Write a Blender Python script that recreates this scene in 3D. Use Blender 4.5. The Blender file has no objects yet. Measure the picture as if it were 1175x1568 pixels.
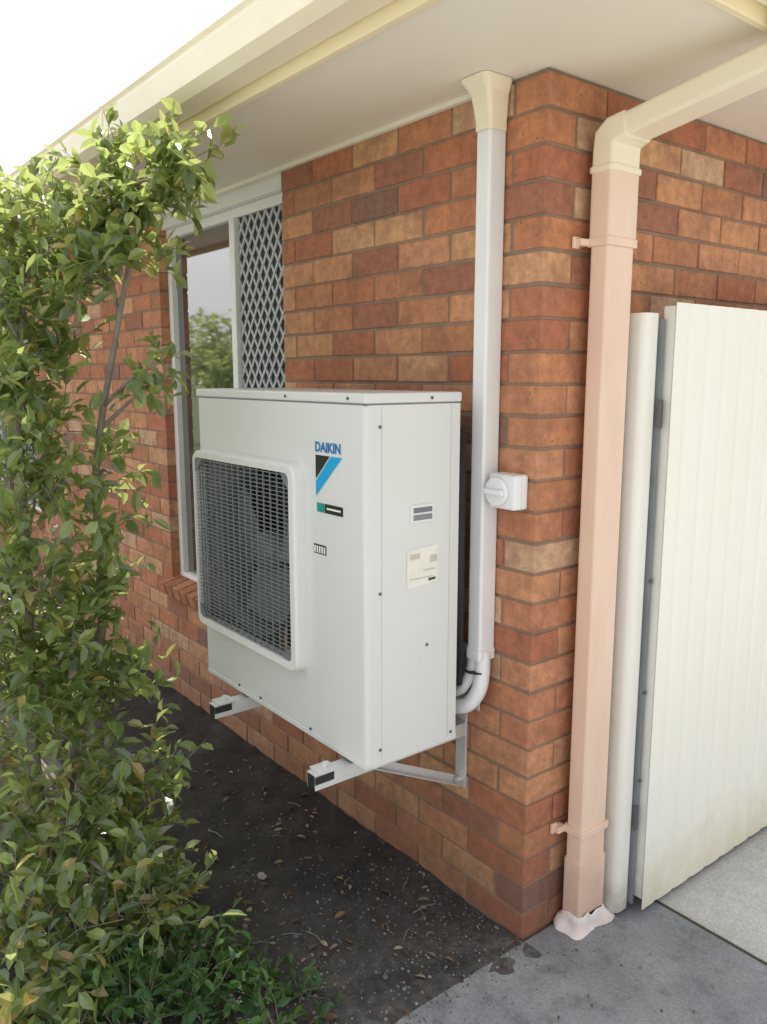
import bpy, math, random
from mathutils import Vector, Matrix, noise
random.seed(7)
D=bpy.data
scene=bpy.context.scene
COL=scene.collection

# ------------------------------------------------------------------ helpers
def link(o,parent=None):
    COL.objects.link(o)
    if parent: o.parent=parent
    return o
def empty(name):
    e=D.objects.new(name,None); e.empty_display_size=.1; return link(e)
def mesh(name,verts,faces,mat=None,parent=None,smooth=False):
    m=D.meshes.new(name); m.from_pydata([tuple(v) for v in verts],[],faces); m.update()
    o=D.objects.new(name,m)
    if mat: m.materials.append(mat)
    if smooth:
        for p in m.polygons: p.use_smooth=True
    return link(o,parent)
class MB:
    def __init__(s): s.v=[]; s.f=[]
    def box(s,x0,x1,y0,y1,z0,z1,M=None):
        b=len(s.v)
        pts=[(x0,y0,z0),(x1,y0,z0),(x1,y1,z0),(x0,y1,z0),(x0,y0,z1),(x1,y0,z1),(x1,y1,z1),(x0,y1,z1)]
        if M: pts=[tuple(M@Vector(p)) for p in pts]
        s.v+=pts
        s.f+=[(b,b+3,b+2,b+1),(b+4,b+5,b+6,b+7),(b,b+1,b+5,b+4),(b+1,b+2,b+6,b+5),(b+2,b+3,b+7,b+6),(b+3,b,b+4,b+7)]
    def poly(s,pts):
        b=len(s.v); s.v+=[tuple(p) for p in pts]; s.f.append(tuple(range(b,b+len(pts))))
    def tube(s,pts,rad,n=8,cap=True):
        pts=[Vector(p) for p in pts]
        if not hasattr(rad,'__len__'): rad=[rad]*len(pts)
        b=len(s.v); up=None
        for i,p in enumerate(pts):
            if i==0: t=pts[1]-p
            elif i==len(pts)-1: t=p-pts[i-1]
            else: t=pts[i+1]-pts[i-1]
            t.normalize()
            if up is None:
                up=t.orthogonal().normalized()
            up=(up-t*up.dot(t)).normalized()
            w=t.cross(up)
            for k in range(n):
                a=2*math.pi*k/n
                s.v.append(tuple(p+(up*math.cos(a)+w*math.sin(a))*rad[i]))
        for i in range(len(pts)-1):
            for k in range(n):
                k2=(k+1)%n
                s.f.append((b+i*n+k,b+i*n+k2,b+(i+1)*n+k2,b+(i+1)*n+k))
        if cap:
            s.f.append(tuple(b+k for k in range(n))[::-1])
            s.f.append(tuple(b+(len(pts)-1)*n+k for k in range(n)))
    def extrude(s,prof,fn0,fn1,closed=True):
        b=len(s.v); n=len(prof)
        s.v+=[fn0(p) for p in prof]+[fn1(p) for p in prof]
        for k in range(n if closed else n-1):
            k2=(k+1)%n
            s.f.append((b+k,b+k2,b+n+k2,b+n+k))
        if closed:
            s.f.append(tuple(b+k for k in range(n))[::-1]); s.f.append(tuple(b+n+k for k in range(n)))
    def make(s,name,mat=None,parent=None,smooth=False,bevel=0,seg=2):
        o=mesh(name,s.v,s.f,mat,parent,smooth)
        if bevel:
            md=o.modifiers.new('bev','BEVEL'); md.width=bevel; md.segments=seg; md.limit_method='ANGLE'; md.angle_limit=math.radians(35)
        return o
def smoothpath(pts,n=8):
    P=[Vector(p) for p in pts]; P=[P[0]*2-P[1]]+P+[P[-1]*2-P[-2]]
    out=[]
    for i in range(1,len(P)-2):
        for k in range(n):
            t=k/n
            out.append(.5*((2*P[i])+(P[i+1]-P[i-1])*t+(2*P[i-1]-5*P[i]+4*P[i+1]-P[i+2])*t*t+(-P[i-1]+3*P[i]-3*P[i+1]+P[i+2])*t**3))
    out.append(P[-2]); return out

# ------------------------------------------------------------------ materials
def newmat(name):
    m=D.materials.new(name); m.use_nodes=True
    nt=m.node_tree; b=nt.nodes['Principled BSDF']
    return m,nt,b
def N(nt,t,**kw):
    n=nt.nodes.new(t)
    for k,v in kw.items(): setattr(n,k,v)
    return n
def ramp(nt,stops,interp='LINEAR'):
    r=N(nt,'ShaderNodeValToRGB'); r.color_ramp.interpolation=interp
    e=r.color_ramp.elements
    e[0].position=stops[0][0]; e[0].color=(*stops[0][1],1)
    e[1].position=stops[1][0]; e[1].color=(*stops[1][1],1)
    for p,c in stops[2:]:
        q=e.new(p); q.color=(*c,1)
    return r
def coord(nt): return N(nt,'ShaderNodeTexCoord').outputs['Object']
def noisen(nt,scale,detail=4,rough=.55,vec=None):
    n=N(nt,'ShaderNodeTexNoise'); n.inputs['Scale'].default_value=scale; n.inputs['Detail'].default_value=detail; n.inputs['Roughness'].default_value=rough
    nt.links.new(vec if vec else coord(nt),n.inputs['Vector']); return n
def mix(nt,fac,a,b,mode='MIX'):
    m=N(nt,'ShaderNodeMix'); m.data_type='RGBA'; m.blend_type=mode
    for sock,v in ((m.inputs[0],fac),(m.inputs[6],a),(m.inputs[7],b)):
        if hasattr(v,'is_linked') or hasattr(v,'links'): nt.links.new(v,sock)
        else: sock.default_value=v if not isinstance(v,tuple) else (*v,1)
    return m.outputs[2]
def bump(nt,b,h,strength=.3,dist=.002):
    n=N(nt,'ShaderNodeBump'); n.inputs['Strength'].default_value=strength; n.inputs['Distance'].default_value=dist
    nt.links.new(h,n.inputs['Height']); nt.links.new(n.outputs[0],b.inputs['Normal']); return n
def paint(name,c,rough=.45,var=.08,dirt=None,dscale=6,bs=.08,metal=0,stretch=None,base=None):
    """base=(height,colour,amount): splash-back grime rising from the ground"""
    m,nt,b=newmat(name)
    vec0=vec=coord(nt)
    if stretch:
        mp=N(nt,'ShaderNodeMapping'); mp.inputs['Scale'].default_value=stretch; nt.links.new(vec,mp.inputs['Vector']); vec=mp.outputs[0]
    n=noisen(nt,dscale,3,.6,vec)
    r=ramp(nt,[(.35,(0,0,0)),(.75,(1,1,1))]); nt.links.new(n.outputs[0],r.inputs[0])
    dc=dirt if dirt else tuple(x*(1-var*2) for x in c)
    mm=N(nt,'ShaderNodeMath',operation='MULTIPLY'); nt.links.new(r.outputs[0],mm.inputs[0]); mm.inputs[1].default_value=.5 if dirt is None else var
    col=mix(nt,mm.outputs[0],c,dc)
    if base:
        s=N(nt,'ShaderNodeSeparateXYZ'); nt.links.new(vec0,s.inputs[0])
        n5=noisen(nt,14,3,.6,vec0)
        ad=N(nt,'ShaderNodeMath',operation='MULTIPLY_ADD'); nt.links.new(n5.outputs[0],ad.inputs[0]); ad.inputs[1].default_value=-base[0]*1.2; nt.links.new(s.outputs[2],ad.inputs[2])
        mr=N(nt,'ShaderNodeMapRange'); mr.inputs['From Min'].default_value=-base[0]*.7; mr.inputs['From Max'].default_value=base[0]*.4; mr.inputs['To Min'].default_value=base[2]; mr.inputs['To Max'].default_value=0
        nt.links.new(ad.outputs[0],mr.inputs[0]); col=mix(nt,mr.outputs[0],col,base[1])
    nt.links.new(col,b.inputs['Base Color'])
    b.inputs['Roughness'].default_value=rough; b.inputs['Metallic'].default_value=metal
    if bs>.06:
        n2=noisen(nt,90,1); bump(nt,b,n2.outputs[0],bs,.001)
    return m
def brickmat():
    m,nt,b=newmat('brick_clay')
    g=N(nt,'ShaderNodeNewGeometry')
    r=ramp(nt,[(0,(.50,.22,.108)),(.12,(.59,.285,.145)),(.24,(.45,.165,.088)),(.34,(.62,.34,.18)),(.46,(.54,.235,.118)),(.56,(.37,.155,.095)),(.64,(.58,.275,.145)),(.76,(.48,.185,.095)),(.84,(.26,.14,.105)),(.88,(.60,.38,.235)),(.95,(.54,.225,.11))],'CONSTANT')
    nt.links.new(g.outputs['Random Per Island'],r.inputs[0])
    vec=coord(nt)
    n=noisen(nt,9,3,.6,vec); r2=ramp(nt,[(.42,(0,0,0)),(.7,(1,1,1))]); nt.links.new(n.outputs[0],r2.inputs[0])
    f=N(nt,'ShaderNodeMath',operation='MULTIPLY'); nt.links.new(r2.outputs[0],f.inputs[0]); f.inputs[1].default_value=.6
    c1=mix(nt,f.outputs[0],r.outputs[0],(.28,.125,.08))
    n3=noisen(nt,30,4,.7,vec); r3=ramp(nt,[(.3,(.74,.74,.74)),(.7,(1.22,1.22,1.22))]); nt.links.new(n3.outputs[0],r3.inputs[0])
    c2=mix(nt,1.0,c1,r3.outputs[0],'MULTIPLY')
    v=N(nt,'ShaderNodeTexVoronoi'); v.inputs['Scale'].default_value=55; nt.links.new(vec,v.inputs['Vector'])
    r4=ramp(nt,[(.08,(1,1,1)),(.16,(0,0,0))]); nt.links.new(v.outputs['Distance'],r4.inputs[0])
    n4=noisen(nt,14,1,.5,vec); r5=ramp(nt,[(.55,(0,0,0)),(.62,(1,1,1))]); nt.links.new(n4.outputs[0],r5.inputs[0])
    sp=mix(nt,1.0,r4.outputs[0],r5.outputs[0],'MULTIPLY')
    c3=mix(nt,sp,c2,(.10,.06,.045))
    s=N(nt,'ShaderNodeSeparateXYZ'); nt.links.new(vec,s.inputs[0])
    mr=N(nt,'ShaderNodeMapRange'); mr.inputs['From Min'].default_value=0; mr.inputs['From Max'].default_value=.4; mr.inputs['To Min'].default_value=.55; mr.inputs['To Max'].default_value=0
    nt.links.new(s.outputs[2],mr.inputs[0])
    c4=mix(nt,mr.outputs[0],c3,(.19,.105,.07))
    nt.links.new(c4,b.inputs['Base Color']); b.inputs['Roughness'].default_value=.85
    hh=N(nt,'ShaderNodeMath',operation='SUBTRACT'); nt.links.new(n3.outputs[0],hh.inputs[0]); nt.links.new(sp,hh.inputs[1])
    bump(nt,b,hh.outputs[0],.6,.003)
    return m
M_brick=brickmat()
M_mortar=paint('mortar',(.31,.22,.16),.95,.5,(.15,.11,.085),9,.5)
M_soffit=paint('soffit_paint',(.89,.85,.735),.6,.3,(.84,.79,.66),2.5,.03)
M_fascia=paint('fascia_cream',(.93,.83,.56),.4,.3,(.87,.75,.50),7,.03)
M_gutter=paint('gutter_cream',(.91,.83,.64),.4,.35,(.80,.71,.52),7,.03,stretch=(1,3,3))
M_pink=paint('pipe_pink_beige',(.88,.67,.53),.38,.6,(.80,.53,.40),5,.03,stretch=(3,3,.7),base=(.25,(.50,.33,.27),.6))
M_creampipe=paint('pipe_cream',(.92,.84,.66),.38,.3,(.86,.75,.56),6,.03)
M_case=paint('case_enamel',(.74,.755,.745),.30,.04,None,2,.03)
M_lid=paint('case_lid',(.79,.80,.79),.3,.04,None,2,.03)
M_grille=paint('grille_plastic',(.60,.62,.62),.4,.04,None,4,.03)
M_wire=paint('grille_wire',(.23,.25,.27),.4,.05,None,4,.03)
M_dark=paint('dark_cavity',(.06,.066,.075),.6,.2,None,4,.03)
M_fan=paint('fan_grey',(.18,.205,.23),.45,.1,None,4,.03)
M_white=paint('white_plastic',(.87,.88,.895),.33,.05,None,4,.03)
M_galv=paint('galvanised_steel',(.74,.75,.75),.4,.25,(.5,.52,.53),20,.05,metal=.3)
M_rubber=paint('black_rubber',(.02,.02,.022),.6,.1,None,4,.03)
M_screw=paint('screw_grey',(.12,.12,.13),.4,.1,None,4,.03)
M_blue=paint('print_blue',(.0,.38,.74),.4,.02,None,4,.03)
M_dblue=paint('print_deep_blue',(.01,.17,.45),.4,.02,None,4,.03)
M_black=paint('print_black',(.015,.016,.018),.4,.02,None,4,.03)
M_teal=paint('print_teal',(.0,.30,.24),.4,.02,None,4,.03)
M_label=paint('paper_label',(.89,.87,.79),.6,.1,None,40,.03)
M_labtxt=paint('label_print',(.60,.58,.50),.6,.1,None,4,.03)
M_frame=paint('window_frame_white',(.88,.885,.87),.4,.1,None,4,.03)
M_mesh=paint('security_mesh_grey',(.52,.54,.56),.5,.1,None,4,.03)
M_fence=paint('fence_cream',(.95,.94,.87),.42,.25,(.92,.88,.75),3,.03,stretch=(2,2,.6),base=(.26,(.68,.61,.40),.7))
M_post=paint('post_cream',(.91,.90,.85),.4,.35,(.76,.72,.62),4,.03,stretch=(4,4,.8),base=(.15,(.35,.31,.25),.8))
M_chanshade=paint('channel_shade',(.26,.28,.31),.5,.4,(.14,.14,.15),8,.03)
M_tile=paint('roof_tile',(.22,.12,.09),.8,.3)
M_chalk=paint('chalky_white',(.88,.87,.86),.8,.7,(.80,.54,.44),20,.4)
M_curtain=paint('blind_fabric',(.10,.10,.09),.9,.2)
def glass():
    m,nt,b=newmat('window_glass'); b.inputs['Base Color'].default_value=(.03,.036,.04,1); b.inputs['Roughness'].default_value=.03
    b.inputs['IOR'].default_value=4.2; return m
M_glass=glass()
def soilmat():
    m,nt,b=newmat('soil_dirt'); vec=coord(nt)
    n=noisen(nt,5,6,.7,vec); r=ramp(nt,[(.3,(.018,.016,.015)),(.55,(.042,.038,.036)),(.75,(.085,.077,.07))]); nt.links.new(n.outputs[0],r.inputs[0])
    s=N(nt,'ShaderNodeSeparateXYZ'); nt.links.new(vec,s.inputs[0])
    mr=N(nt,'ShaderNodeMapRange'); mr.inputs['From Min'].default_value=-.6; mr.inputs['From Max'].default_value=.08; nt.links.new(s.outputs[0],mr.inputs[0])
    n2=noisen(nt,30,5,.75,vec); r2=ramp(nt,[(.35,(.06,.056,.053)),(.7,(.23,.22,.21))]); nt.links.new(n2.outputs[0],r2.inputs[0])
    n6=noisen(nt,6,3,.6,vec); r6=ramp(nt,[(.35,(.25,.25,.25)),(.65,(1,1,1))]); nt.links.new(n6.outputs[0],r6.inputs[0])
    f=N(nt,'ShaderNodeMath',operation='MULTIPLY'); nt.links.new(mr.outputs[0],f.inputs[0]); nt.links.new(r6.outputs[0],f.inputs[1])
    nt.links.new(mix(nt,f.outputs[0],r.outputs[0],r2.outputs[0]),b.inputs['Base Color']); b.inputs['Roughness'].default_value=.95
    bump(nt,b,n2.outputs[0],.8,.012); return m
M_soil=soilmat()
def concmat(name,lo,hi,st,det=6):
    m,nt,b=newmat(name); vec=coord(nt)
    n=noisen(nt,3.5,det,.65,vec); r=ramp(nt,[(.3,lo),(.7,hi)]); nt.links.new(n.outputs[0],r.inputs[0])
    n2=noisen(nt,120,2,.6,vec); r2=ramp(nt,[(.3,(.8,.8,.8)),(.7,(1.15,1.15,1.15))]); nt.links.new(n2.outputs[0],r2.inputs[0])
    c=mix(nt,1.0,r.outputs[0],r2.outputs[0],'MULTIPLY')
    n3=noisen(nt,11,4,.7,vec); r3=ramp(nt,[(.52,(0,0,0)),(.66,(1,1,1))]); nt.links.new(n3.outputs[0],r3.inputs[0])
    f=N(nt,'ShaderNodeMath',operation='MULTIPLY'); nt.links.new(r3.outputs[0],f.inputs[0]); f.inputs[1].default_value=.55
    nt.links.new(mix(nt,f.outputs[0],c,st),b.inputs['Base Color']); b.inputs['Roughness'].default_value=.85
    bump(nt,b,n2.outputs[0],.35,.002); return m
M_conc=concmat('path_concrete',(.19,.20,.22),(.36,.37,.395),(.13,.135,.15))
M_conc2=concmat('pale_concrete',(.50,.495,.48),(.62,.61,.585),(.40,.39,.37),2)
M_moss=paint('joint_moss',(.07,.07,.05),.95,.3)
M_grass=concmat('lawn_grass',(.05,.08,.025),(.10,.14,.045),(.09,.10,.04),2)
def leafmat(name,stops,rough=.32,trans=.3,tc=(.22,.34,.03)):
    m,nt,b=newmat(name); g=N(nt,'ShaderNodeNewGeometry'); r=ramp(nt,stops); nt.links.new(g.outputs['Random Per Island'],r.inputs[0])
    nt.links.new(r.outputs[0],b.inputs['Base Color']); b.inputs['Roughness'].default_value=rough
    if trans>0:
        t=N(nt,'ShaderNodeBsdfTranslucent'); t.inputs[0].default_value=(*tc,1)
        ms=N(nt,'ShaderNodeMixShader'); ms.inputs[0].default_value=trans
        out=nt.nodes['Material Output']; nt.links.new(b.outputs[0],ms.inputs[1]); nt.links.new(t.outputs[0],ms.inputs[2]); nt.links.new(ms.outputs[0],out.inputs[0])
    return m
M_leaf=leafmat('shrub_leaf',[(0,(.026,.062,.026)),(.35,(.05,.11,.036)),(.65,(.10,.18,.05)),(.86,(.30,.40,.12)),(.985,(.36,.20,.06))],.27,.42,(.66,.76,.24))
M_leaf.node_tree.nodes['Principled BSDF'].inputs['IOR'].default_value=2.0
M_weed=leafmat('weed_leaf',[(0,(.02,.07,.024)),(.6,(.045,.125,.035)),(1,(.09,.20,.045))],.4,.25,(.3,.42,.06))
M_bark=paint('bark',(.28,.245,.21),.9,.6,(.12,.10,.08),25,.6)
M_litter=leafmat('litter_dry',[(0,(.06,.035,.02)),(.4,(.13,.075,.04)),(.7,(.22,.15,.09)),(1,(.34,.30,.24))],.8,0)
M_peb=leafmat('pebble_stone',[(0,(.08,.075,.07)),(.6,(.16,.15,.145)),(1,(.36,.34,.32))],.8,.0)

# ------------------------------------------------------------------ house
house=empty('brick_house')
CH=.0857; BL=.23; BH=.0768; BT=.11; J=.009
W0,W1=-2.43,-1.28
V0,V1=-6.1,-4.75
SILL=7
bm=MB()
def jb(x0,x1,y0,y1,z0,z1):
    j=lambda a=.0014: random.uniform(-a,a)
    bm.box(x0+j(.0018),x1+j(.0018),y0+j(),y1+j(),z0+j(),z1+j())
def run(axis,start,end,i):
    z0=i*CH; p=start
    while p<end-.015:
        e=min(p+BL,end)
        if end-e<.03: e=end
        if axis=='x': jb(-e,-p,0,BT,z0,z0+BH)
        else: jb(-BT,0,p,e,z0,z0+BH)
        p=e+J
for i in range(28):
    a=0 if i%2==0 else BT+J
    if i<SILL: segs=[(a,9.0)]
    else: segs=[(a,-W1),(-W0,-V1),(-V0,9.0)]
    for k,(s,e) in enumerate(segs):
        if k>0 and i%2==1:
            jb(-(s+BT),-s,0,BT,i*CH,i*CH+BH); s=s+BT+J
        run('x',s,e,i)
    run('y',0 if i%2==1 else BT+J,7.0,i)
for (a,b_) in ((W0-.05,W1+.05),(V0-.05,V1+.05)):
    x=a
    while x<b_-.04:
        M=Matrix.Translation((x,-.045,.545))@Matrix.Rotation(math.radians(14),4,'X')
        bm.box(0,.076,0,.17,-.005,.06,M); x+=.086
bm.make('brickwork',M_brick,house,bevel=.0035,seg=2)
mm=MB()
r_=.0045
mm.box(-9,-r_,r_,.105,-.25,SILL*CH-.012)
mm.box(W1+.004,-r_,r_,.105,SILL*CH-.012,2.398)
mm.box(V1+.004,W0-.004,r_,.105,SILL*CH-.012,2.398)
mm.box(-9,V0-.004,r_,.105,SILL*CH-.012,2.398)
mm.box(-.105,-r_-.0005,.105,7,-.25,2.398)
mm.make('mortar_bed',M_mortar,house)
iw=MB(); iw.box(-9,-.2,.22,.26,-.2,2.5); iw.box(-.2,-.16,.22,7,-.2,2.5); iw.box(-9,-.11,6.95,7.0,-.2,2.5); iw.box(-9.05,-9,0,7,-.2,2.5); iw.make('inner_wall',M_curtain,house)
def window(a,b_,mesh_to,nm):
    z0=SILL*CH+.005; z1=2.335
    f=MB(); y0,y1=.045,.10
    f.box(a,b_,y0,y1,z0,z0+.045); f.box(a,b_,y0,y1,z1-.04,z1)
    f.box(a,a+.04,y0+.001,y1,z0+.045,z1-.04); f.box(b_-.04,b_,y0+.001,y1,z0+.045,z1-.04)
    f.box(mesh_to-.022,mesh_to+.022,y0-.012,y1,z0+.045,z1-.04)
    f.box(a,b_,.012,.10,z1+.001,2.398)
    f.make(nm+'_frame',M_frame,house,bevel=.003)
    g=MB(); g.box(a+.03,b_-.03,.075,.082,z0+.03,z1-.03); g.make(nm+'_glass',M_glass,house)
    s=MB(); xa,xb=mesh_to+.02,b_-.035; za,zb=z0+.045,z1-.04
    px_,pz_=.058,.082; w=.0055
    sl=pz_/px_
    def clipline(c,sgn):
        z_0=za+c; z_1=za+c+sgn*sl*(xb-xa)
        d=z_1-z_0
        ta=(za-z_0)/d; tb=(zb-z_0)/d
        if ta>tb: ta,tb=tb,ta
        t0=max(0,ta); t1=min(1,tb)
        if t1-t0<.02: return
        A=Vector((xa+(xb-xa)*t0,0,z_0+d*t0)); B=Vector((xa+(xb-xa)*t1,0,z_0+d*t1))
        n=Vector((-(B-A).z,0,(B-A).x)).normalized()*w
        yy=.052 if sgn>0 else .0545
        b0=len(s.v)
        for P in (A-n,B-n,B+n,A+n): s.v.append((P.x,yy,P.z))
        for P in (A-n,B-n,B+n,A+n): s.v.append((P.x,yy+.006,P.z))
        s.f+=[(b0,b0+1,b0+2,b0+3),(b0+7,b0+6,b0+5,b0+4),(b0,b0+4,b0+5,b0+1),(b0+1,b0+5,b0+6,b0+2),(b0+2,b0+6,b0+7,b0+3),(b0+3,b0+7,b0+4,b0)]
    span=sl*(xb-xa); c=-span
    while c<zb-za: clipline(c,1); c+=pz_
    c=0
    while c<zb-za+span: clipline(c,-1); c+=pz_
    s.make(nm+'_security_mesh',M_mesh,house)
    g=MB(); g.box(xa,xb,.062,.066,za,zb); g.make(nm+'_flyscreen',M_dark,house)
window(W0,W1,-1.74,'window')
window(V0,V1,-5.4,'side_window')
sf=MB()
sf.box(-9.4,.452,-.482,.3,2.4,2.412)
sf.box(-.3,.452,.3005,7.4,2.4,2.412)
sf.make('soffit',M_soffit,house)
sj=MB()
for x in (-2.75,-5.15,-7.5): sj.box(x-.012,x+.012,-.48,0,2.3955,2.3995)
sj.box(-9.2,-.25,-.018,-.002,2.386,2.3995)
sj.make('soffit_joint_strip',M_soffit,house)
fa=MB()
fa.box(-9.4,.47,-.502,-.481,2.378,2.56); fa.box(.4525,.472,-.4805,7.4,2.3785,2.56)
fa.make('fascia',M_fascia,house,bevel=.003)
gp=[(0,.135),(0,.012),(.012,0),(.085,0),(.112,.022),(.112,.095),(.104,.112),(.112,.122),(.105,.130),(.098,.118),(.104,.092),(.104,.026),(.083,.008),(.014,.008),(.006,.016),(.006,.135)]
gu=MB()
gu.extrude(gp,lambda p:(-9.4,-.5025-p[0],2.405+p[1]),lambda p:(.585,-.5025-p[0],2.405+p[1]))
gu.extrude(gp,lambda p:(.4725+p[0],-.50,2.406+p[1]),lambda p:(.4725+p[0],7.4,2.406+p[1]))
sp_=[(.010,-.002),(.086,-.002),(.1145,.021),(.1145,.096),(.1065,.112),(.1145,.123),(.112,.123),(.104,.112),(.112,.095),(.112,.022),(.085,0),(.012,0)]
for x in (-1.42,-4.3): gu.extrude(sp_,lambda p,x=x:(x,-.5025-p[0],2.405+p[1]),lambda p,x=x:(x+.03,-.5025-p[0],2.405+p[1]))
gu.make('gutter',M_gutter,house)
ro=MB()
A=(-9.6,-.58,2.545);B=(.56,-.58,2.545);C=(.56,7.6,2.545);E=(-9.6,7.6,2.545);R1=(-3.5,3.5,4.1);R2=(-9.6,3.5,4.1)
ro.poly([A,B,R1,R2]); ro.poly([B,C,R1]); ro.poly([C,E,R2,R1]); ro.poly([A,R2,E]); ro.make('roof',M_tile,house)

# ------------------------------------------------------------------ downpipe
dp=empty('downpipe')
def rrect(x0,x1,y0,y1,r=.012,n=4):
    pts=[]
    for (cx,cy,a0) in ((x1-r,y1-r,0),(x0+r,y1-r,90),(x0+r,y0+r,180),(x1-r,y0+r,270)):
        for k in range(n+1):
            a=math.radians(a0+90*k/n); pts.append((cx+r*math.cos(a),cy+r*math.sin(a)))
    return pts
def vprism(b,prof,z0,z1): b.extrude(prof,lambda p:(p[0],p[1],z0),lambda p:(p[0],p[1],z1))
b1=MB(); vprism(b1,rrect(.028,.086,.15,.262,.008),.06,2.13); b1.make('shaft',M_pink,dp)
b1=MB(); vprism(b1,rrect(.024,.090,.146,.266,.009),.055,.225); vprism(b1,rrect(.0235,.0905,.1455,.2665,.009),2.0,2.18); b1.make('sleeve',M_pink,dp)
b1=MB()
for z in (.31,1.98):
    vprism(b1,rrect(.020,.094,.142,.270,.01),z,z+.022)
    b1.box(.003,.03,.112,.146,z+.002,z+.02); b1.box(.003,.012,.105,.128,z-.004,z+.026)
b1.make('clip',M_pink,dp,bevel=.002)
b1=MB()
def cross(c,ang,hw,hh,r=.010):
    a=math.radians(ang); n=Vector((-math.sin(a),0,math.cos(a))); c=Vector(c)
    return [c+Vector((0,p[0],0))+n*p[1] for p in rrect(-hw,hw,-hh,hh,r,3)]
path=[cross((.057,.206,2.165),90,.060,.034),cross((.057,.206,2.215),90,.060,.034),cross((.060,.206,2.247),62,.060,.037),cross((.078,.206,2.262),28,.058,.036),cross((.115,.206,2.270),9,.055,.032),
      cross((.117,.206,2.2705),9,.050,.029),cross((.53,.206,2.336),9,.050,.029)]
n_=len(path[0])
for ring in path: b1.v+=[tuple(p) for p in ring]
for i in range(len(path)-1):
    for k in range(n_):
        k2=(k+1)%n_; b1.f.append((i*n_+k,i*n_+k2,(i+1)*n_+k2,(i+1)*n_+k))
b1.f.append(tuple(range(n_))[::-1])
b1.make('elbow_arm',M_creampipe,dp)
b1=MB(); vprism(b1,rrect(.018,.096,.141,.271,.012),2.163,2.18); b1.box(.49,.55,.14,.275,2.31,2.405); b1.make('elbow_collar',M_creampipe,dp,bevel=.004)
b1=MB(); ns=40
rings=[(.001,1.38),(.010,1.38),(.022,1.26),(.034,1.14),(.050,1.07),(.058,.99)]
for zi,(z,s) in enumerate(rings):
    for k in range(ns):
        a=2*math.pi*k/ns; ca,sa=math.cos(a),math.sin(a)
        d=(abs(ca/.036)**4+abs(sa/.062)**4)**-.25
        nn=noise.noise(Vector((ca*1.3,sa*1.3,zi*.25)))
        w=1+(s-1)*(1+1.5*nn)+.035*noise.noise(Vector((ca*5,sa*5,zi*1.5)))
        zz=z*(1+.35*noise.noise(Vector((ca*2.2,sa*2.2,9))))
        b1.v.append((.06+ca*d*w,.206+sa*d*w,zz))
for i in range(len(rings)-1):
    for k in range(ns):
        k2=(k+1)%ns; b1.f.append((i*ns+k,i*ns+k2,(i+1)*ns+k2,(i+1)*ns+k))
b1.make('base_boot',M_chalk,dp,smooth=True)

# ------------------------------------------------------------------ conduit duct
cd=empty('pipe_cover_duct')
b1=MB(); vprism(b1,rrect(-.188,-.136,-.064,-.002,.008),.85,2.33); b1.make('duct',M_white,cd)
b1=MB(); vprism(b1,rrect(-.1915,-.1325,-.0675,-.001,.009),.838,.868); b1.make('duct_end_collar',M_white,cd)
b1=MB()
p0=rrect(-.192,-.132,-.068,-.002,.010); p1=rrect(-.212,-.112,-.108,-.002,.018)
pm=[(a[0]*.65+b_[0]*.35,a[1]*.65+b_[1]*.35) for a,b_ in zip(p0,p1)]
b1.v+=[(x,y,2.275) for x,y in p0]+[(x,y,2.30) for x,y in p0]+[(x,y,2.365) for x,y in pm]+[(x,y,2.391) for x,y in p1]+[(x,y,2.3985) for x,y in p1]
n_=len(p0)
for i in range(4):
    for k in range(n_):
        k2=(k+1)%n_; b1.f.append((i*n_+k,i*n_+k2,(i+1)*n_+k2,(i+1)*n_+k))
b1.make('ceiling_cap',M_creampipe,cd)
hs=MB(); pth=smoothpath([(-.152,-.036,.86),(-.150,-.038,.80),(-.153,-.046,.745),(-.175,-.060,.700),(-.21,-.075,.682),(-.27,-.10,.68)],7)
hs.tube(pth,.023,14); 
hs.make('hose_white',M_white,cd,smooth=True)
hs=MB(); pth=smoothpath([(-.178,-.045,.86),(-.178,-.05,.81),(-.185,-.065,.765),(-.205,-.08,.735),(-.26,-.10,.72)],7)
hs.tube(pth,.017,12); hs.make('hose_grey',M_grille,cd,smooth=True)
hs=MB(); hs.tube([(-.166,-.046,.797),(-.166,-.046,.801)],.033,16); hs.make('cable_tie',M_rubber,cd)
hs=MB(); hs.tube([(-.196,-.095,.76),(-.196,-.095,1.5)],.017,12); hs.make('black_tube',M_rubber,cd,smooth=True)  # plain black upright tube behind the casing

# ------------------------------------------------------------------ isolator switch
iso=empty('isolator_switch')
b1=MB(); b1.box(-.124,-.026,-.056,-.001,1.288,1.383); b1.make('housing',M_white,iso,bevel=.007,seg=3)
b1=MB(); b1.tube([(-.086,-.056,1.335),(-.086,-.070,1.335)],.040,32); b1.make('rotary_dial',M_white,iso,bevel=.004)
b1=MB(); b1.box(-.122,-.050,-.081,-.0705,1.328,1.343); b1.make('dial_handle',M_white,iso,bevel=.003)
b1=MB(); b1.box(-.1245,-.0255,-.030,-.0288,1.2875,1.3835); b1.make('housing_seam',M_grille,iso)

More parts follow.
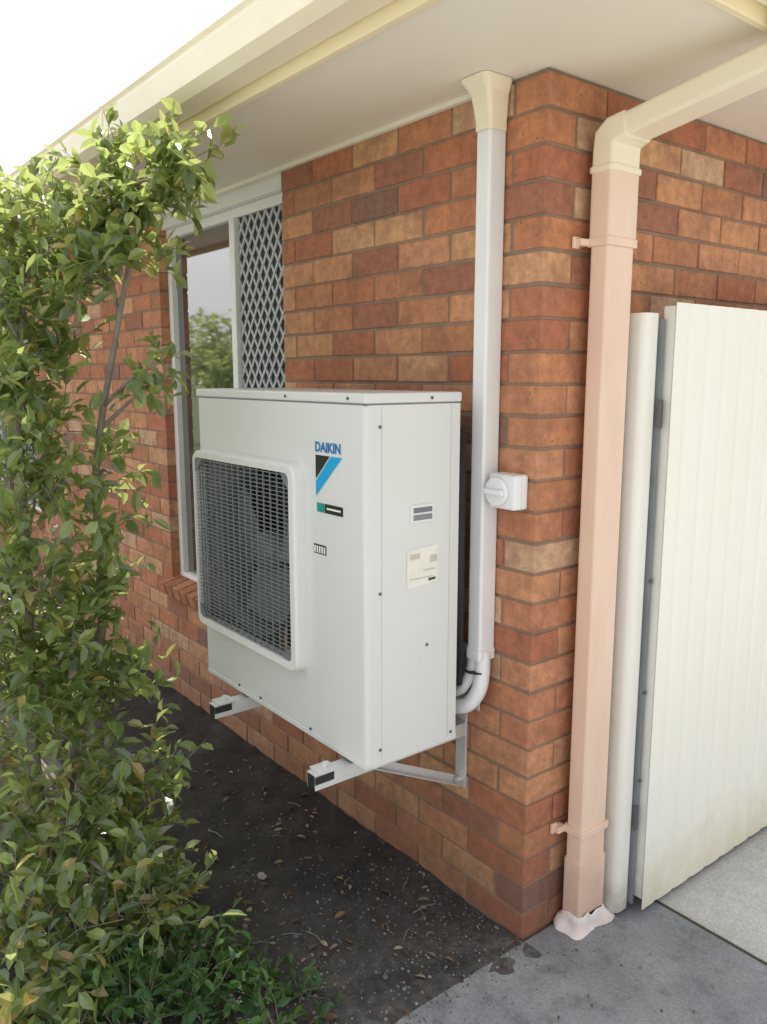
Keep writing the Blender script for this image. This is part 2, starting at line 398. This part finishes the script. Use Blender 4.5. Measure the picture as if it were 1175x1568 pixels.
# ------------------------------------------------------------------ air conditioner
ac=empty('air_conditioner_outdoor_unit')
X0,X1,Y0,Y1,Z0,Z1=-1.102,-.162,-.450,-.130,.617,1.604
GX0,GX1,GZ0,GZ1=-1.055,-.475,.815,1.385
b1=MB()
def quadf(a): b1.poly(a)
rc=.014
for (xa,xb,za,zb) in ((X0+rc,GX0,Z0,Z1-.03),(GX1,X1-rc,Z0,Z1-.03),(GX0,GX1,Z0,GZ0),(GX0,GX1,GZ1,Z1-.03)):
    quadf([(xa,Y0,za),(xb,Y0,za),(xb,Y0,zb),(xa,Y0,zb)])
def corner(cx,cy,a0,a1,za,zb,n=6):
    for k in range(n):
        t0=math.radians(a0+(a1-a0)*k/n); t1=math.radians(a0+(a1-a0)*(k+1)/n)
        P=lambda t:(cx+rc*math.cos(t),cy+rc*math.sin(t))
        p,q=P(t0),P(t1); quadf([(p[0],p[1],za),(q[0],q[1],za),(q[0],q[1],zb),(p[0],p[1],zb)])
corner(X1-rc,Y0+rc,270,360,Z0,Z1-.03); corner(X0+rc,Y0+rc,180,270,Z0,Z1-.03)
quadf([(X1,Y0+rc,Z0),(X1,Y1,Z0),(X1,Y1,Z1-.03),(X1,Y0+rc,Z1-.03)])
quadf([(X0,Y1,Z0),(X0,Y0+rc,Z0),(X0,Y0+rc,Z1-.03),(X0,Y1,Z1-.03)])
quadf([(X0,Y0+.01,Z0+.002),(X0,Y1,Z0+.002),(X1,Y1,Z0+.002),(X1,Y0+.01,Z0+.002)])
quadf([(GX0,Y0,GZ0),(GX1,Y0,GZ0),(GX1,Y0+.03,GZ0),(GX0,Y0+.03,GZ0)])
quadf([(GX1,Y0,GZ0),(GX1,Y0,GZ1),(GX1,Y0+.03,GZ1),(GX1,Y0+.03,GZ0)])
b1.make('casing',M_case,ac)
b1=MB(); b1.box(X0+.02,X1-.004,Y1-.006,Y1+.001,Z0+.03,Z1-.04); b1.make('rear_coil',M_rubber,ac)
b1=MB(); b1.box(X0-.003,X1+.003,Y0-.003,Y1+.004,Z1-.026,Z1); b1.make('top_lid',M_case,ac,bevel=.005,seg=3)
b1=MB(); b1.box(X0+.0005,X1-.0005,Y0+.0008,Y1-.002,Z1-.031,Z1-.0245); b1.make('lid_inner',M_fan,ac)
b1=MB(); b1.box(X1-.001,X1+.0012,Y0+.050,Y0+.0512,Z0+.003,Z1-.032); b1.box(X1-.001,X1+.0015,Y1-.034,Y1-.0328,Z0+.003,Z1-.032); b1.make('panel_seam',M_grille,ac)
b1=MB(); b1.box(X0+.01,X1-.002,Y0-.0015,Y0+.01,Z0-.002,Z0+.012); b1.box(X1-.01,X1+.0025,Y0+.012,Y1,Z0-.0015,Z0+.0125); b1.make('base_rim',M_case,ac,bevel=.001)
b1=MB()
yy=Y0+.10
b1.poly([(GX0-.02,yy+.08,GZ0-.02),(GX1+.02,yy+.08,GZ0-.02),(GX1+.02,yy+.08,GZ1+.02),(GX0-.02,yy+.08,GZ1+.02)])
b1.make('fan_cavity',M_dark,ac)
cx,cz=(GX0+GX1)/2,(GZ0+GZ1)/2
b1=MB(); n=48
for k in range(n):
    a,b2=2*math.pi*k/n,2*math.pi*(k+1)/n
    for (ra,ya,rb,yb) in ((.262,Y0+.004,.250,Y0+.03),(.250,Y0+.03,.250,Y0+.15)):
        b1.poly([(cx+ra*math.cos(a),ya,cz+ra*math.sin(a)),(cx+ra*math.cos(b2),ya,cz+ra*math.sin(b2)),(cx+rb*math.cos(b2),yb,cz+rb*math.sin(b2)),(cx+rb*math.cos(a),yb,cz+rb*math.sin(a))])
b1.make('fan_shroud',M_fan,ac,smooth=True)
b1=MB()
b1.tube([(cx,Y0+.04,cz),(cx,Y0+.12,cz)],.062,24)
for bl in range(3):
    a0=bl*2.094+.5; S=8
    base=len(b1.v)
    for i in range(S+1):
        r=.05+.19*i/S
        for j in range(5):
            a=a0+(j/4-.5)*(1.25+.25*i/S)+.25*i/S
            b1.v.append((cx+r*math.cos(a),Y0+.05+.06*(j/4),cz+r*math.sin(a)))
    for i in range(S):
        for j in range(4):
            q=base+i*5+j; b1.f.append((q,q+1,q+6,q+5))
b1.make('fan_blades',M_fan,ac,smooth=True)
b1=MB()
FX0,FX1,FZ0,FZ1=-1.092,-.445,.800,1.405
loops=[(rrect(FX0,FX1,FZ0,FZ1,.035),Y0+.001),(rrect(FX0+.003,FX1-.003,FZ0+.003,FZ1-.003,.034),Y0-.026),(rrect(FX0+.008,FX1-.008,FZ0+.008,FZ1-.008,.03),Y0-.034),
       (rrect(FX0+.012,FX1-.034,FZ0+.028,FZ1-.026,.02),Y0-.032),(rrect(FX0+.014,FX1-.037,FZ0+.031,FZ1-.029,.02),Y0-.004)]
n_=len(loops[0][0])
for lp,y in loops: b1.v+=[(p[0],y,p[1]) for p in lp]
for i in range(len(loops)-1):
    for k in range(n_):
        k2=(k+1)%n_; b1.f.append((i*n_+k,i*n_+k2,(i+1)*n_+k2,(i+1)*n_+k))
b1.make('guard_frame',M_lid,ac)
b1=MB()
ix0,ix1,iz0,iz1=FX0+.012,FX1-.034,FZ0+.028,FZ1-.026
z=iz0+.006
while z<iz1: b1.box(ix0,ix1,Y0-.026,Y0-.0235,z-.0011,z+.0011); z+=.0125
x=ix0+.022
while x<ix1: b1.box(x-.0017,x+.0017,Y0-.0232,Y0-.019,iz0,iz1); x+=.0385
b1.make('guard_wires',M_wire,ac)
b1=MB()
for (sx,sz,xx,zz) in ((1,1,ix0,iz0),(-1,1,ix1,iz0),(1,-1,ix0,iz1),(-1,-1,ix1,iz1)):
    b1.poly([(xx,Y0-.0275,zz),(xx+sx*.05,Y0-.0275,zz),(xx+sx*.03,Y0-.0275,zz+sz*.03),(xx,Y0-.0275,zz+sz*.05)])
b1.make('guard_gusset',M_fan,ac)
b1=MB()
def scr_front(x,z,y=Y0): b1.tube([(x,y+.001,z),(x,y-.003,z)],.0042,10)
def scr_side(y,z,x=X1): b1.tube([(x-.001,y,z),(x+.003,y,z)],.0042,10)
for x in (-.53,-.23): scr_front(x,Z1-.014,Y0-.003)
for x in (-.86,-.43,-.72): scr_front(x,Z0+.02,Y0-.001)
scr_side(-.235,Z1-.014,X1+.003); 
for (y,z) in ((-.405,1.52),(-.405,1.09),(-.405,.66),(-.243,.92),(-.15,.64)): scr_side(y,z)
b1.make('screws',M_screw,ac)
yl=Y0-.0012
def fpoly(name,pts,mat,y=yl):
    q=MB(); q.poly([(x,y,z) for x,z in pts]); return q.make(name,mat,ac)
lx,lz=-.385,1.437
fpoly('logo_black',[(lx,lz),(lx,1.372),(lx+.068,lz)],M_black)
fpoly('logo_blue',[(lx,1.366),(lx,1.325),(lx+.124,lz),(lx+.074,lz)],M_blue)
fpoly('badge_teal',[(lx+.004,1.283),(lx+.040,1.283),(lx+.040,1.308),(lx+.004,1.308)],M_teal)
fpoly('badge_black',[(lx+.042,1.283),(lx+.126,1.283),(lx+.126,1.308),(lx+.042,1.308)],M_black)
fpoly('badge_letter',[(lx+.052,1.2935),(lx+.117,1.2935),(lx+.117,1.2985),(lx+.052,1.2985)],M_label,yl-.0006)
fpoly('spec_label',[(lx-.014,1.166),(lx+.046,1.166),(lx+.046,1.192),(lx-.014,1.192)],M_black)
for k in range(5):
    a=lx-.011+k*.0115; fpoly('spec_cell',[(a,1.169),(a+.0075,1.169),(a+.0075,1.188),(a,1.188)],M_label,yl-.0006)
cu=D.curves.new('brand_lettering','FONT'); cu.body='DAIKIN'; cu.size=.036; cu.extrude=.0003; cu.offset=.0011; cu.materials.append(M_dblue)
to=D.objects.new('brand_lettering',cu); to.location=(lx-.002,yl,1.447); to.rotation_euler=(math.radians(90),0,0); link(to,ac)
b1=MB(); b1.box(X1-.001,X1+.004,-.305,-.222,1.262,1.312); b1.make('handle_bezel',M_lid,ac,bevel=.002)
b1=MB(); b1.box(X1+.003,X1+.0046,-.296,-.231,1.290,1.304); b1.make('handle_slot',M_fan,ac)
b1=MB(); b1.box(X1+.003,X1+.0046,-.296,-.231,1.270,1.285); b1.make('handle_slot_lower',M_wire,ac)
b1=MB(); b1.poly([(X1+.0012,-.315,1.085),(X1+.0012,-.207,1.095),(X1+.0012,-.207,1.198),(X1+.0012,-.315,1.19)]); b1.make('side_label',M_label,ac)
b1=MB()
for (a,c,d_,e) in ((-.305,-.27,1.165,1.18),(-.305,-.225,1.11,1.113),(-.235,-.21,1.15,1.17),(-.26,-.215,1.13,1.134)): b1.poly([(X1+.0018,a,d_),(X1+.0018,c,d_),(X1+.0018,c,e),(X1+.0018,a,e)])
b1.make('label_print',M_labtxt,ac)
b1=MB(); b1.poly([(X1+.0024,-.24,1.10),(X1+.0024,-.215,1.102),(X1+.0024,-.215,1.108),(X1+.0024,-.24,1.107)]); b1.make('label_mark',M_black,ac)
b1=MB()
for x in (-.262,-.845):
    w=.020
    b1.box(x-w,x+w,-.560,-.012,.5985,.6015)
    b1.box(x-w,x-w+.003,-.560,-.012,.558,.598); b1.box(x+w-.003,x+w,-.560,-.012,.558,.598)
    b1.box(x-.022,x+.022,-.012,-.004,.385,.85)
    L=math.hypot(.33,.17)
    M=Matrix.Translation((x,-.028,.402))@Matrix.Rotation(-math.atan2(.16,.33),4,'X')
    b1.box(-.016,-.013,-L,0,-.004,.018,M); b1.box(-.016,.016,-L,0,-.007,-.004,M)
b1.box(-.95,-.18,-.018,-.0125,.66,.70)
b1.make('wall_bracket',M_galv,ac,bevel=.0008,seg=1)
b1=MB()
for x in (-.262,-.845):
    b1.box(x-.0165,x+.0165,-.5615,-.50,.5605,.5975)
    b1.box(x+.0195,x+.0225,-.561,-.50,.575,.5975)
    for y in (-.41,-.17): b1.box(x-.022,x+.022,y-.03,y+.03,.602,.6165)
b1.make('rubber_mount',M_rubber,ac,bevel=.002)
b1=MB()
for x in (-.262,-.845):
    b1.box(x-.026,x+.026,-.548,-.49,.602,.6075); b1.tube([(x,-.515,.607),(x,-.515,.62)],.009,6); b1.tube([(x,-.515,.60),(x,-.515,.575)],.005,8)
    b1.tube([(x,-.012,.41),(x,-.03,.41)],.008,6)
b1.make('bracket_bolt',M_galv,ac)

# ------------------------------------------------------------------ side gate + post
gt=empty('steel_gate')
prof=[]; y=.37
yend=2.0; xg=.155
while y<yend:
    prof+= [(y,xg),(y+.055,xg),(y+.070,xg-.003),(y+.080,xg-.003),(y+.094,xg)]; y+=.095
b1=MB(); n=len(prof)
b1.v+=[(x,y,.022) for y,x in prof]+[(x,y,1.843) for y,x in prof]+[(x-.0015,y,.022) for y,x in prof]+[(x-.0015,y,1.843) for y,x in prof]
for i in range(n-1):
    b1.f.append((i,i+1,n+i+1,n+i)); b1.f.append((2*n+i+1,2*n+i,3*n+i,3*n+i+1)); b1.f.append((n+i,n+i+1,3*n+i+1,3*n+i)); b1.f.append((i+1,i,2*n+i,2*n+i+1))
b1.f.append((0,n,3*n,2*n))
b1.make('sheet',M_fence,gt)
b1=MB(); b1.box(xg-.045,xg-.0085,.378,.412,.05,1.835); b1.box(xg-.045,xg-.0085,.412,yend,1.78,1.82); b1.box(xg-.045,xg-.0085,.412,yend,.06,.10); b1.make('frame_rail',M_post,gt,bevel=.002)
ps=empty('gate_post')
b1=MB(); vprism(b1,rrect(.045,.118,.288,.358,.022,6),.02,1.815); b1.make('post',M_post,ps,bevel=.002)
b1=MB(); b1.box(.07,.124,.3595,.3685,.03,1.80); b1.make('channel',M_chanshade,ps)  # dark grey carries the shadow side of the channel and the slit
b1=MB()
for z in (1.06,.72,.44): b1.tube([(.122,.363,z),(.130,.363,z)],.007,8)
b1.box(.119,.133,.352,.366,1.50,1.58); b1.box(.119,.128,.352,.366,.28,.36)
b1.make('hinge_bolt',M_screw,ps,bevel=.002)

# ------------------------------------------------------------------ ground
b1=MB(); b1.poly([(-150,-150,-.06),(150,-150,-.06),(150,150,-.06),(-150,150,-.06)]); b1.make('ground',M_grass)
pc=empty('concrete_path')
def slab(name,x0,x1,y0,y1,mat,z=0):
    q=MB(); q.box(x0,x1,y0,y1,z-.1,z); q.make(name,mat,pc,bevel=.006)
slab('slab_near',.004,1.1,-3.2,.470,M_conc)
slab('slab_far',.125,1.1,.482,7,M_conc2,.002)
slab('bounce_slab',1.11,9,-3.2,8,M_conc2,.0)  # unseen pale ground, added to bounce sunlight onto the walls
slab('front_bounce_slab',-9,9,-12,-3.21,M_conc2,.0)  # out of view as well, pale concrete laid for more bounce light
b1=MB(); b1.box(.0,1.2,.462,.492,-.05,-.003); b1.box(.003,.14,.40,7,-.06,-.004)
b1.make('joint_fill',M_moss,pc)
def soilz(x,y):
    z=.004+.018*noise.noise(Vector((x*3,y*3,0)))+.010*noise.noise(Vector((x*11,y*11,3)))+.005*noise.noise(Vector((x*40,y*40,7)))
    z+= -.10*max(0,x+.03)
    z+= .02*max(0,min(1,(-y-.5)))
    return z
vs=[];fs=[]
nx,ny=280,180
xs=[ .16-(5.2)*(i/nx)**1.35 for i in range(nx+1)]
ys=[ .0-3.2*(j/ny)**1.15 for j in range(ny+1)]
for j in range(ny+1):
    for i in range(nx+1):
        vs.append((xs[i],ys[j],soilz(xs[i],ys[j])))
for j in range(ny):
    for i in range(nx):
        q=j*(nx+1)+i; fs.append((q,q+nx+1,q+nx+2,q+1))
mesh('soil_bed',vs,fs,M_soil,None,True)
b1=MB(); b1.poly([(-9.3,-3.2,-.05),(-4.9,-3.2,-.02),(-4.9,0,-.0),(-9.3,0,-.0)]); b1.make('soil_bed.001',M_soil)

# ------------------------------------------------------------------ vegetation
def leaf(b,p,d,nrm,L,W,curl=.15):
    d=d.normalized(); s=d.cross(nrm)
    if s.length<1e-3: s=d.orthogonal()
    s.normalize(); nrm=s.cross(d).normalized()
    q=len(b.v); fold=.22*W
    def P(t,w,up): return tuple(p+d*(L*t)+s*(W*.5*w)+nrm*up-nrm*(curl*L*t*t))
    b.v+=[P(0,0,0),P(.32,-.85,fold),P(.32,0,0),P(.32,.85,fold),P(.68,-.8,fold),P(.68,0,0),P(.68,.8,fold),P(1,0,0)]
    b.f+=[(q,q+3,q+2),(q,q+2,q+1),(q+2,q+3,q+6,q+5),(q+1,q+2,q+5,q+4),(q+5,q+6,q+7),(q+4,q+5,q+7)]
def rv(): 
    while True:
        v=Vector((random.uniform(-1,1),random.uniform(-1,1),random.uniform(-1,1)))
        if .1<v.length<1: return v.normalized()
def twig_cluster(bl,bt,c,r,ntw,nl,L,up=.35,stem=.0018,wr=(.44,.60)):
    c=Vector(c)
    for _ in range(ntw):
        d=(rv()+Vector((0,0,up))).normalized()
        s=c+rv()*r*.35
        ln=r*random.uniform(.55,1.25)
        e=s+d*ln; m=(s+e)/2+rv()*ln*.12
        bt.tube([s,m,e],[stem,stem*.8,stem*.4],4,False)
        k=max(3,int(nl*random.uniform(.7,1.3)))
        for j in range(k):
            t=.2+.8*(j+random.random()*.5)/k
            p=s.lerp(m,t*2) if t<.5 else m.lerp(e,min(1,t*2-1))
            ld=(d*.55+rv()*.9).normalized()
            nr=(Vector((0,0,1))+rv()*.75).normalized()
            l=L*random.uniform(.6,1.25)
            leaf(bl,p,ld,nr,l,l*random.uniform(*wr),random.uniform(0,.3))
shrub=empty('garden_shrub')
bl,bt=MB(),MB()
st1=smoothpath([(-1.0,-1.02,-.05),(-.99,-.97,.45),(-.95,-.86,.9),(-.99,-.84,1.35),(-.93,-.78,1.75),(-.86,-.72,2.1)],6)
st2=smoothpath([(-1.02,-1.05,-.05),(-.96,-1.08,.55),(-1.0,-1.05,1.1),(-1.04,-1.03,1.6),(-1.13,-.95,2.0)],6)
st3=smoothpath([(-.98,-1.06,-.05),(-.85,-1.08,.25),(-.7,-1.08,.38),(-.5,-1.02,.36)],5)
for s,r0,r1 in ((st1,.020,.006),(st2,.022,.007),(st3,.014,.005)):
    bt.tube(s,[r0+(r1-r0)*i/(len(s)-1) for i in range(len(s))],8)
cl=[(-.66,-.68,2.20,.11,13,9),(-.74,-.72,2.17,.14,20,9),(-.85,-.77,2.16,.16,28,10),(-.95,-.85,2.09,.17,34,10),(-.87,-.77,1.99,.15,22,9),(-1.0,-.82,1.92,.14,20,9),(-1.14,-.93,2.03,.18,34,10),(-1.10,-1.02,1.86,.18,36,10),
(-.75,-.73,1.68,.07,6,7),(-.80,-.74,1.62,.08,7,6),(-1.12,-.90,1.72,.13,17,9),(-1.02,-1.05,1.62,.18,36,10),(-1.05,-.95,1.50,.15,20,10),(-.98,-1.02,1.33,.18,36,10),(-.93,-.81,1.36,.12,10,8),(-.92,-.88,1.18,.13,13,8),(-.92,-1.08,1.06,.2,40,10),(-.96,-.84,1.0,.13,15,9),(-.93,-.98,.88,.20,32,10),
(-.90,-1.07,.72,.22,42,11),(-.86,-.86,.71,.16,24,10),(-.77,-1.05,.44,.22,42,11),(-.75,-.85,.50,.15,24,9),(-.80,-.90,.30,.17,26,10),(-.64,-1.2,.29,.22,38,11),(-.50,-1.0,.24,.19,34,10),(-.42,-1.15,.17,.18,36,10),(-.58,-.88,.20,.16,26,10),
(-1.42,-1.2,1.5,.26,34,11),(-1.3,-1.35,1.0,.27,34,11),(-1.42,-1.1,2.0,.22,28,11),(-1.1,-1.38,.6,.3,34,11),(-.9,-1.5,.35,.26,26,11),(-1.5,-1.1,.8,.26,28,10),(-1.4,-.98,.35,.24,26,10),(-1.75,-1.3,1.7,.3,24,10),(-1.9,-1.2,1.1,.3,26,10),(-1.85,-1.15,.5,.3,26,10)]  # clusters mostly out of frame, added for shading and to fill out the shrub
allst=st1+st2+st3
for (x,y,z,r,nt_,nl) in cl:
    c=Vector((x,y,z))
    best=min(allst,key=lambda p:(p-c).length+max(0,p.z-(z-.10))*3)
    mid=(best+c)/2+Vector((0,0,.03))+rv()*.03
    pth=smoothpath([best,mid,c],4); bt.tube(pth,[.007-.004*i/(len(pth)-1) for i in range(len(pth))],6)
    twig_cluster(bl,bt,c,r*1.08,nt_,nl,.057)
bl.make('foliage',M_leaf,shrub); bt.make('branches',M_bark,shrub,smooth=True)
wd=empty('ground_weeds'); bl,bt=MB(),MB()
for (x,y,z,r,nt_,nl) in [(-.27,-.90,.08,.13,26,9),(-.20,-.66,.02,.09,12,8),(-.30,-.74,.04,.11,16,8),(-.44,-.85,.09,.13,22,9),(-.12,-.80,.04,.12,16,8),(-.55,-.92,.08,.12,20,9),(-.33,-1.05,.11,.17,34,9),(-.08,-.70,.015,.08,8,6),(-.42,-.70,.02,.10,10,7)]:
    twig_cluster(bl,bt,(x,y,z),r,nt_,nl,.038,.6,.0012)
bl.make('leaves',M_weed,wd); bt.make('stems',M_bark,wd)
bl=MB()
for _ in range(420):
    x=random.uniform(-1.6,.02); y=-abs(random.gauss(0,.45)) if random.random()<.4 else random.uniform(-1.2,-.02)
    a=random.uniform(0,6.28); l=random.choice([.008,.012,.016,.02,.03,.04])*random.uniform(.7,1.2)
    leaf(bl,Vector((x,y,soilz(x,y)+.004)),Vector((math.cos(a),math.sin(a),random.uniform(-.1,.35))),(Vector((0,0,1))+rv()*.4).normalized(),l,l*.45,.2)
for _ in range(22):
    x=random.uniform(.02,.5); y=random.uniform(-.4,.4); a=random.uniform(0,6.28); l=.012
    leaf(bl,Vector((x,y,.003)),Vector((math.cos(a),math.sin(a),.1)),Vector((0,0,1)),l,l*.5,.1)
bl.make('leaf_litter',M_litter)
def stone(b,c,r):
    q=len(b.v); t=random.uniform(0,6)
    for (zz,rr_) in ((-.3,.6),(.1,1),(.55,.6)):
        for k in range(6):
            a=t+k*math.pi/3; s=rr_*r*random.uniform(.75,1.2); b.v.append((c[0]+math.cos(a)*s,c[1]+math.sin(a)*s*.8,c[2]+zz*r))
    for i in range(2):
        for k in range(6):
            k2=(k+1)%6; b.f.append((q+i*6+k,q+i*6+k2,q+(i+1)*6+k2,q+(i+1)*6+k))
    b.f.append(tuple(q+12+k for k in range(6)))
b1=MB()
for _ in range(1900):
    x=-abs(random.gauss(0,.45))+.05; y=random.uniform(-1.1,-.01)
    stone(b1,(x,y,max(soilz(x,y),0 if x>.0 else -9)+.001),random.choice([.0015,.002,.003,.004,.005])*random.uniform(.7,1.3))
for _ in range(260):
    x=abs(random.gauss(0,.10)); y=random.uniform(-.5,.45); stone(b1,(x,y,.001),random.uniform(.001,.003))
for (x,y,r) in ((-.42,-.52,.012),(-.30,-.50,.010),(-.75,-.45,.02),(-.12,-.42,.010),(-.55,-.62,.012)): stone(b1,(x,y,soilz(x,y)+.002),r)
b1.make('pebbles',M_peb)
st=MB()
for _ in range(26):
    x=random.uniform(-1.2,-.1); y=random.uniform(-1.0,-.1); a=random.uniform(0,3.14); l=random.uniform(.03,.09); z=soilz(x,y)+.006
    st.tube([(x,y,z),(x+math.cos(a)*l*.5,y+math.sin(a)*l*.5,z+.006),(x+math.cos(a)*l,y+math.sin(a)*l,soilz(x+math.cos(a)*l,y+math.sin(a)*l)+.004)],.0016,5)
st.make('fallen_twigs',M_bark)
def bgtree(name,x,y,h,r,n):
    e=empty(name); a,b=MB(),MB()
    b.tube([(x,y,-.1),(x+.1,y,h*.35),(x,y+.1,h*.7)],[.12,.09,.04],8)
    for k in range(7):
        q=rv(); b.tube([(x,y,h*.4),(x+q.x*r*.8,y+q.y*r*.8,h*.65+q.z*.5)],[.05,.02],6)
    for _ in range(n):
        q=rv()*r*random.random()**.4; q.z*=.8
        if noise.noise(q*.9+Vector((x,y,0)))<-.12: continue
        l=random.uniform(.12,.24); leaf(a,Vector((x,y,h*.68))+q,rv(),(Vector((0,0,1))+rv()*.8).normalized(),l,l*.55)
    a.make('crown',M_leaf,e); b.make('trunk',M_bark,e)
bgtree('garden_tree',-13.6,-6.4,2.3,1.0,2200)
bgtree('garden_tree.001',-17.5,-8.0,3.2,1.4,2600)

# ------------------------------------------------------------------ light
dirs=Vector((-.42,.05,1)).normalized()
sun_el=math.asin(dirs.z); az=math.atan2(dirs.x,dirs.y)
sl=D.lights.new('sun','SUN'); sl.energy=5; sl.angle=math.radians(.5); sl.color=(1,.93,.80)
so=D.objects.new('sun',sl); so.rotation_euler=dirs.to_track_quat('Z','Y').to_euler(); so.location=(0,0,10); link(so)
w=D.worlds.new('World'); scene.world=w; w.use_nodes=True; nt=w.node_tree
bg=nt.nodes['Background']; sk=nt.nodes.new('ShaderNodeTexSky'); sk.sky_type='NISHITA'; sk.sun_disc=False
sk.sun_elevation=sun_el; sk.sun_rotation=az; sk.dust_density=2.0; sk.air_density=1.2; sk.ozone_density=1
hs_=nt.nodes.new('ShaderNodeHueSaturation'); hs_.inputs['Saturation'].default_value=.08; hs_.inputs['Value'].default_value=1.75   # desaturates the sky and adds extra brightness to its light
nt.links.new(sk.outputs[0],hs_.inputs['Color']); nt.links.new(hs_.outputs[0],bg.inputs[0]); bg.inputs[1].default_value=.15

# ------------------------------------------------------------------ camera
cam=D.cameras.new('camera'); co=D.objects.new('camera',cam); link(co)
cam.sensor_fit='VERTICAL'; cam.sensor_height=24; cam.lens=24*1240/1568; cam.clip_end=500; cam.clip_start=.05
p=math.radians(9.57)
d=Vector((-.787*math.cos(p),.617*math.cos(p),-math.sin(p)))
co.location=(1.440,-1.649,1.647); co.rotation_euler=d.to_track_quat('-Z','Y').to_euler()
scene.camera=co
scene.view_settings.view_transform='Standard'; scene.view_settings.look='None'; scene.view_settings.exposure=0
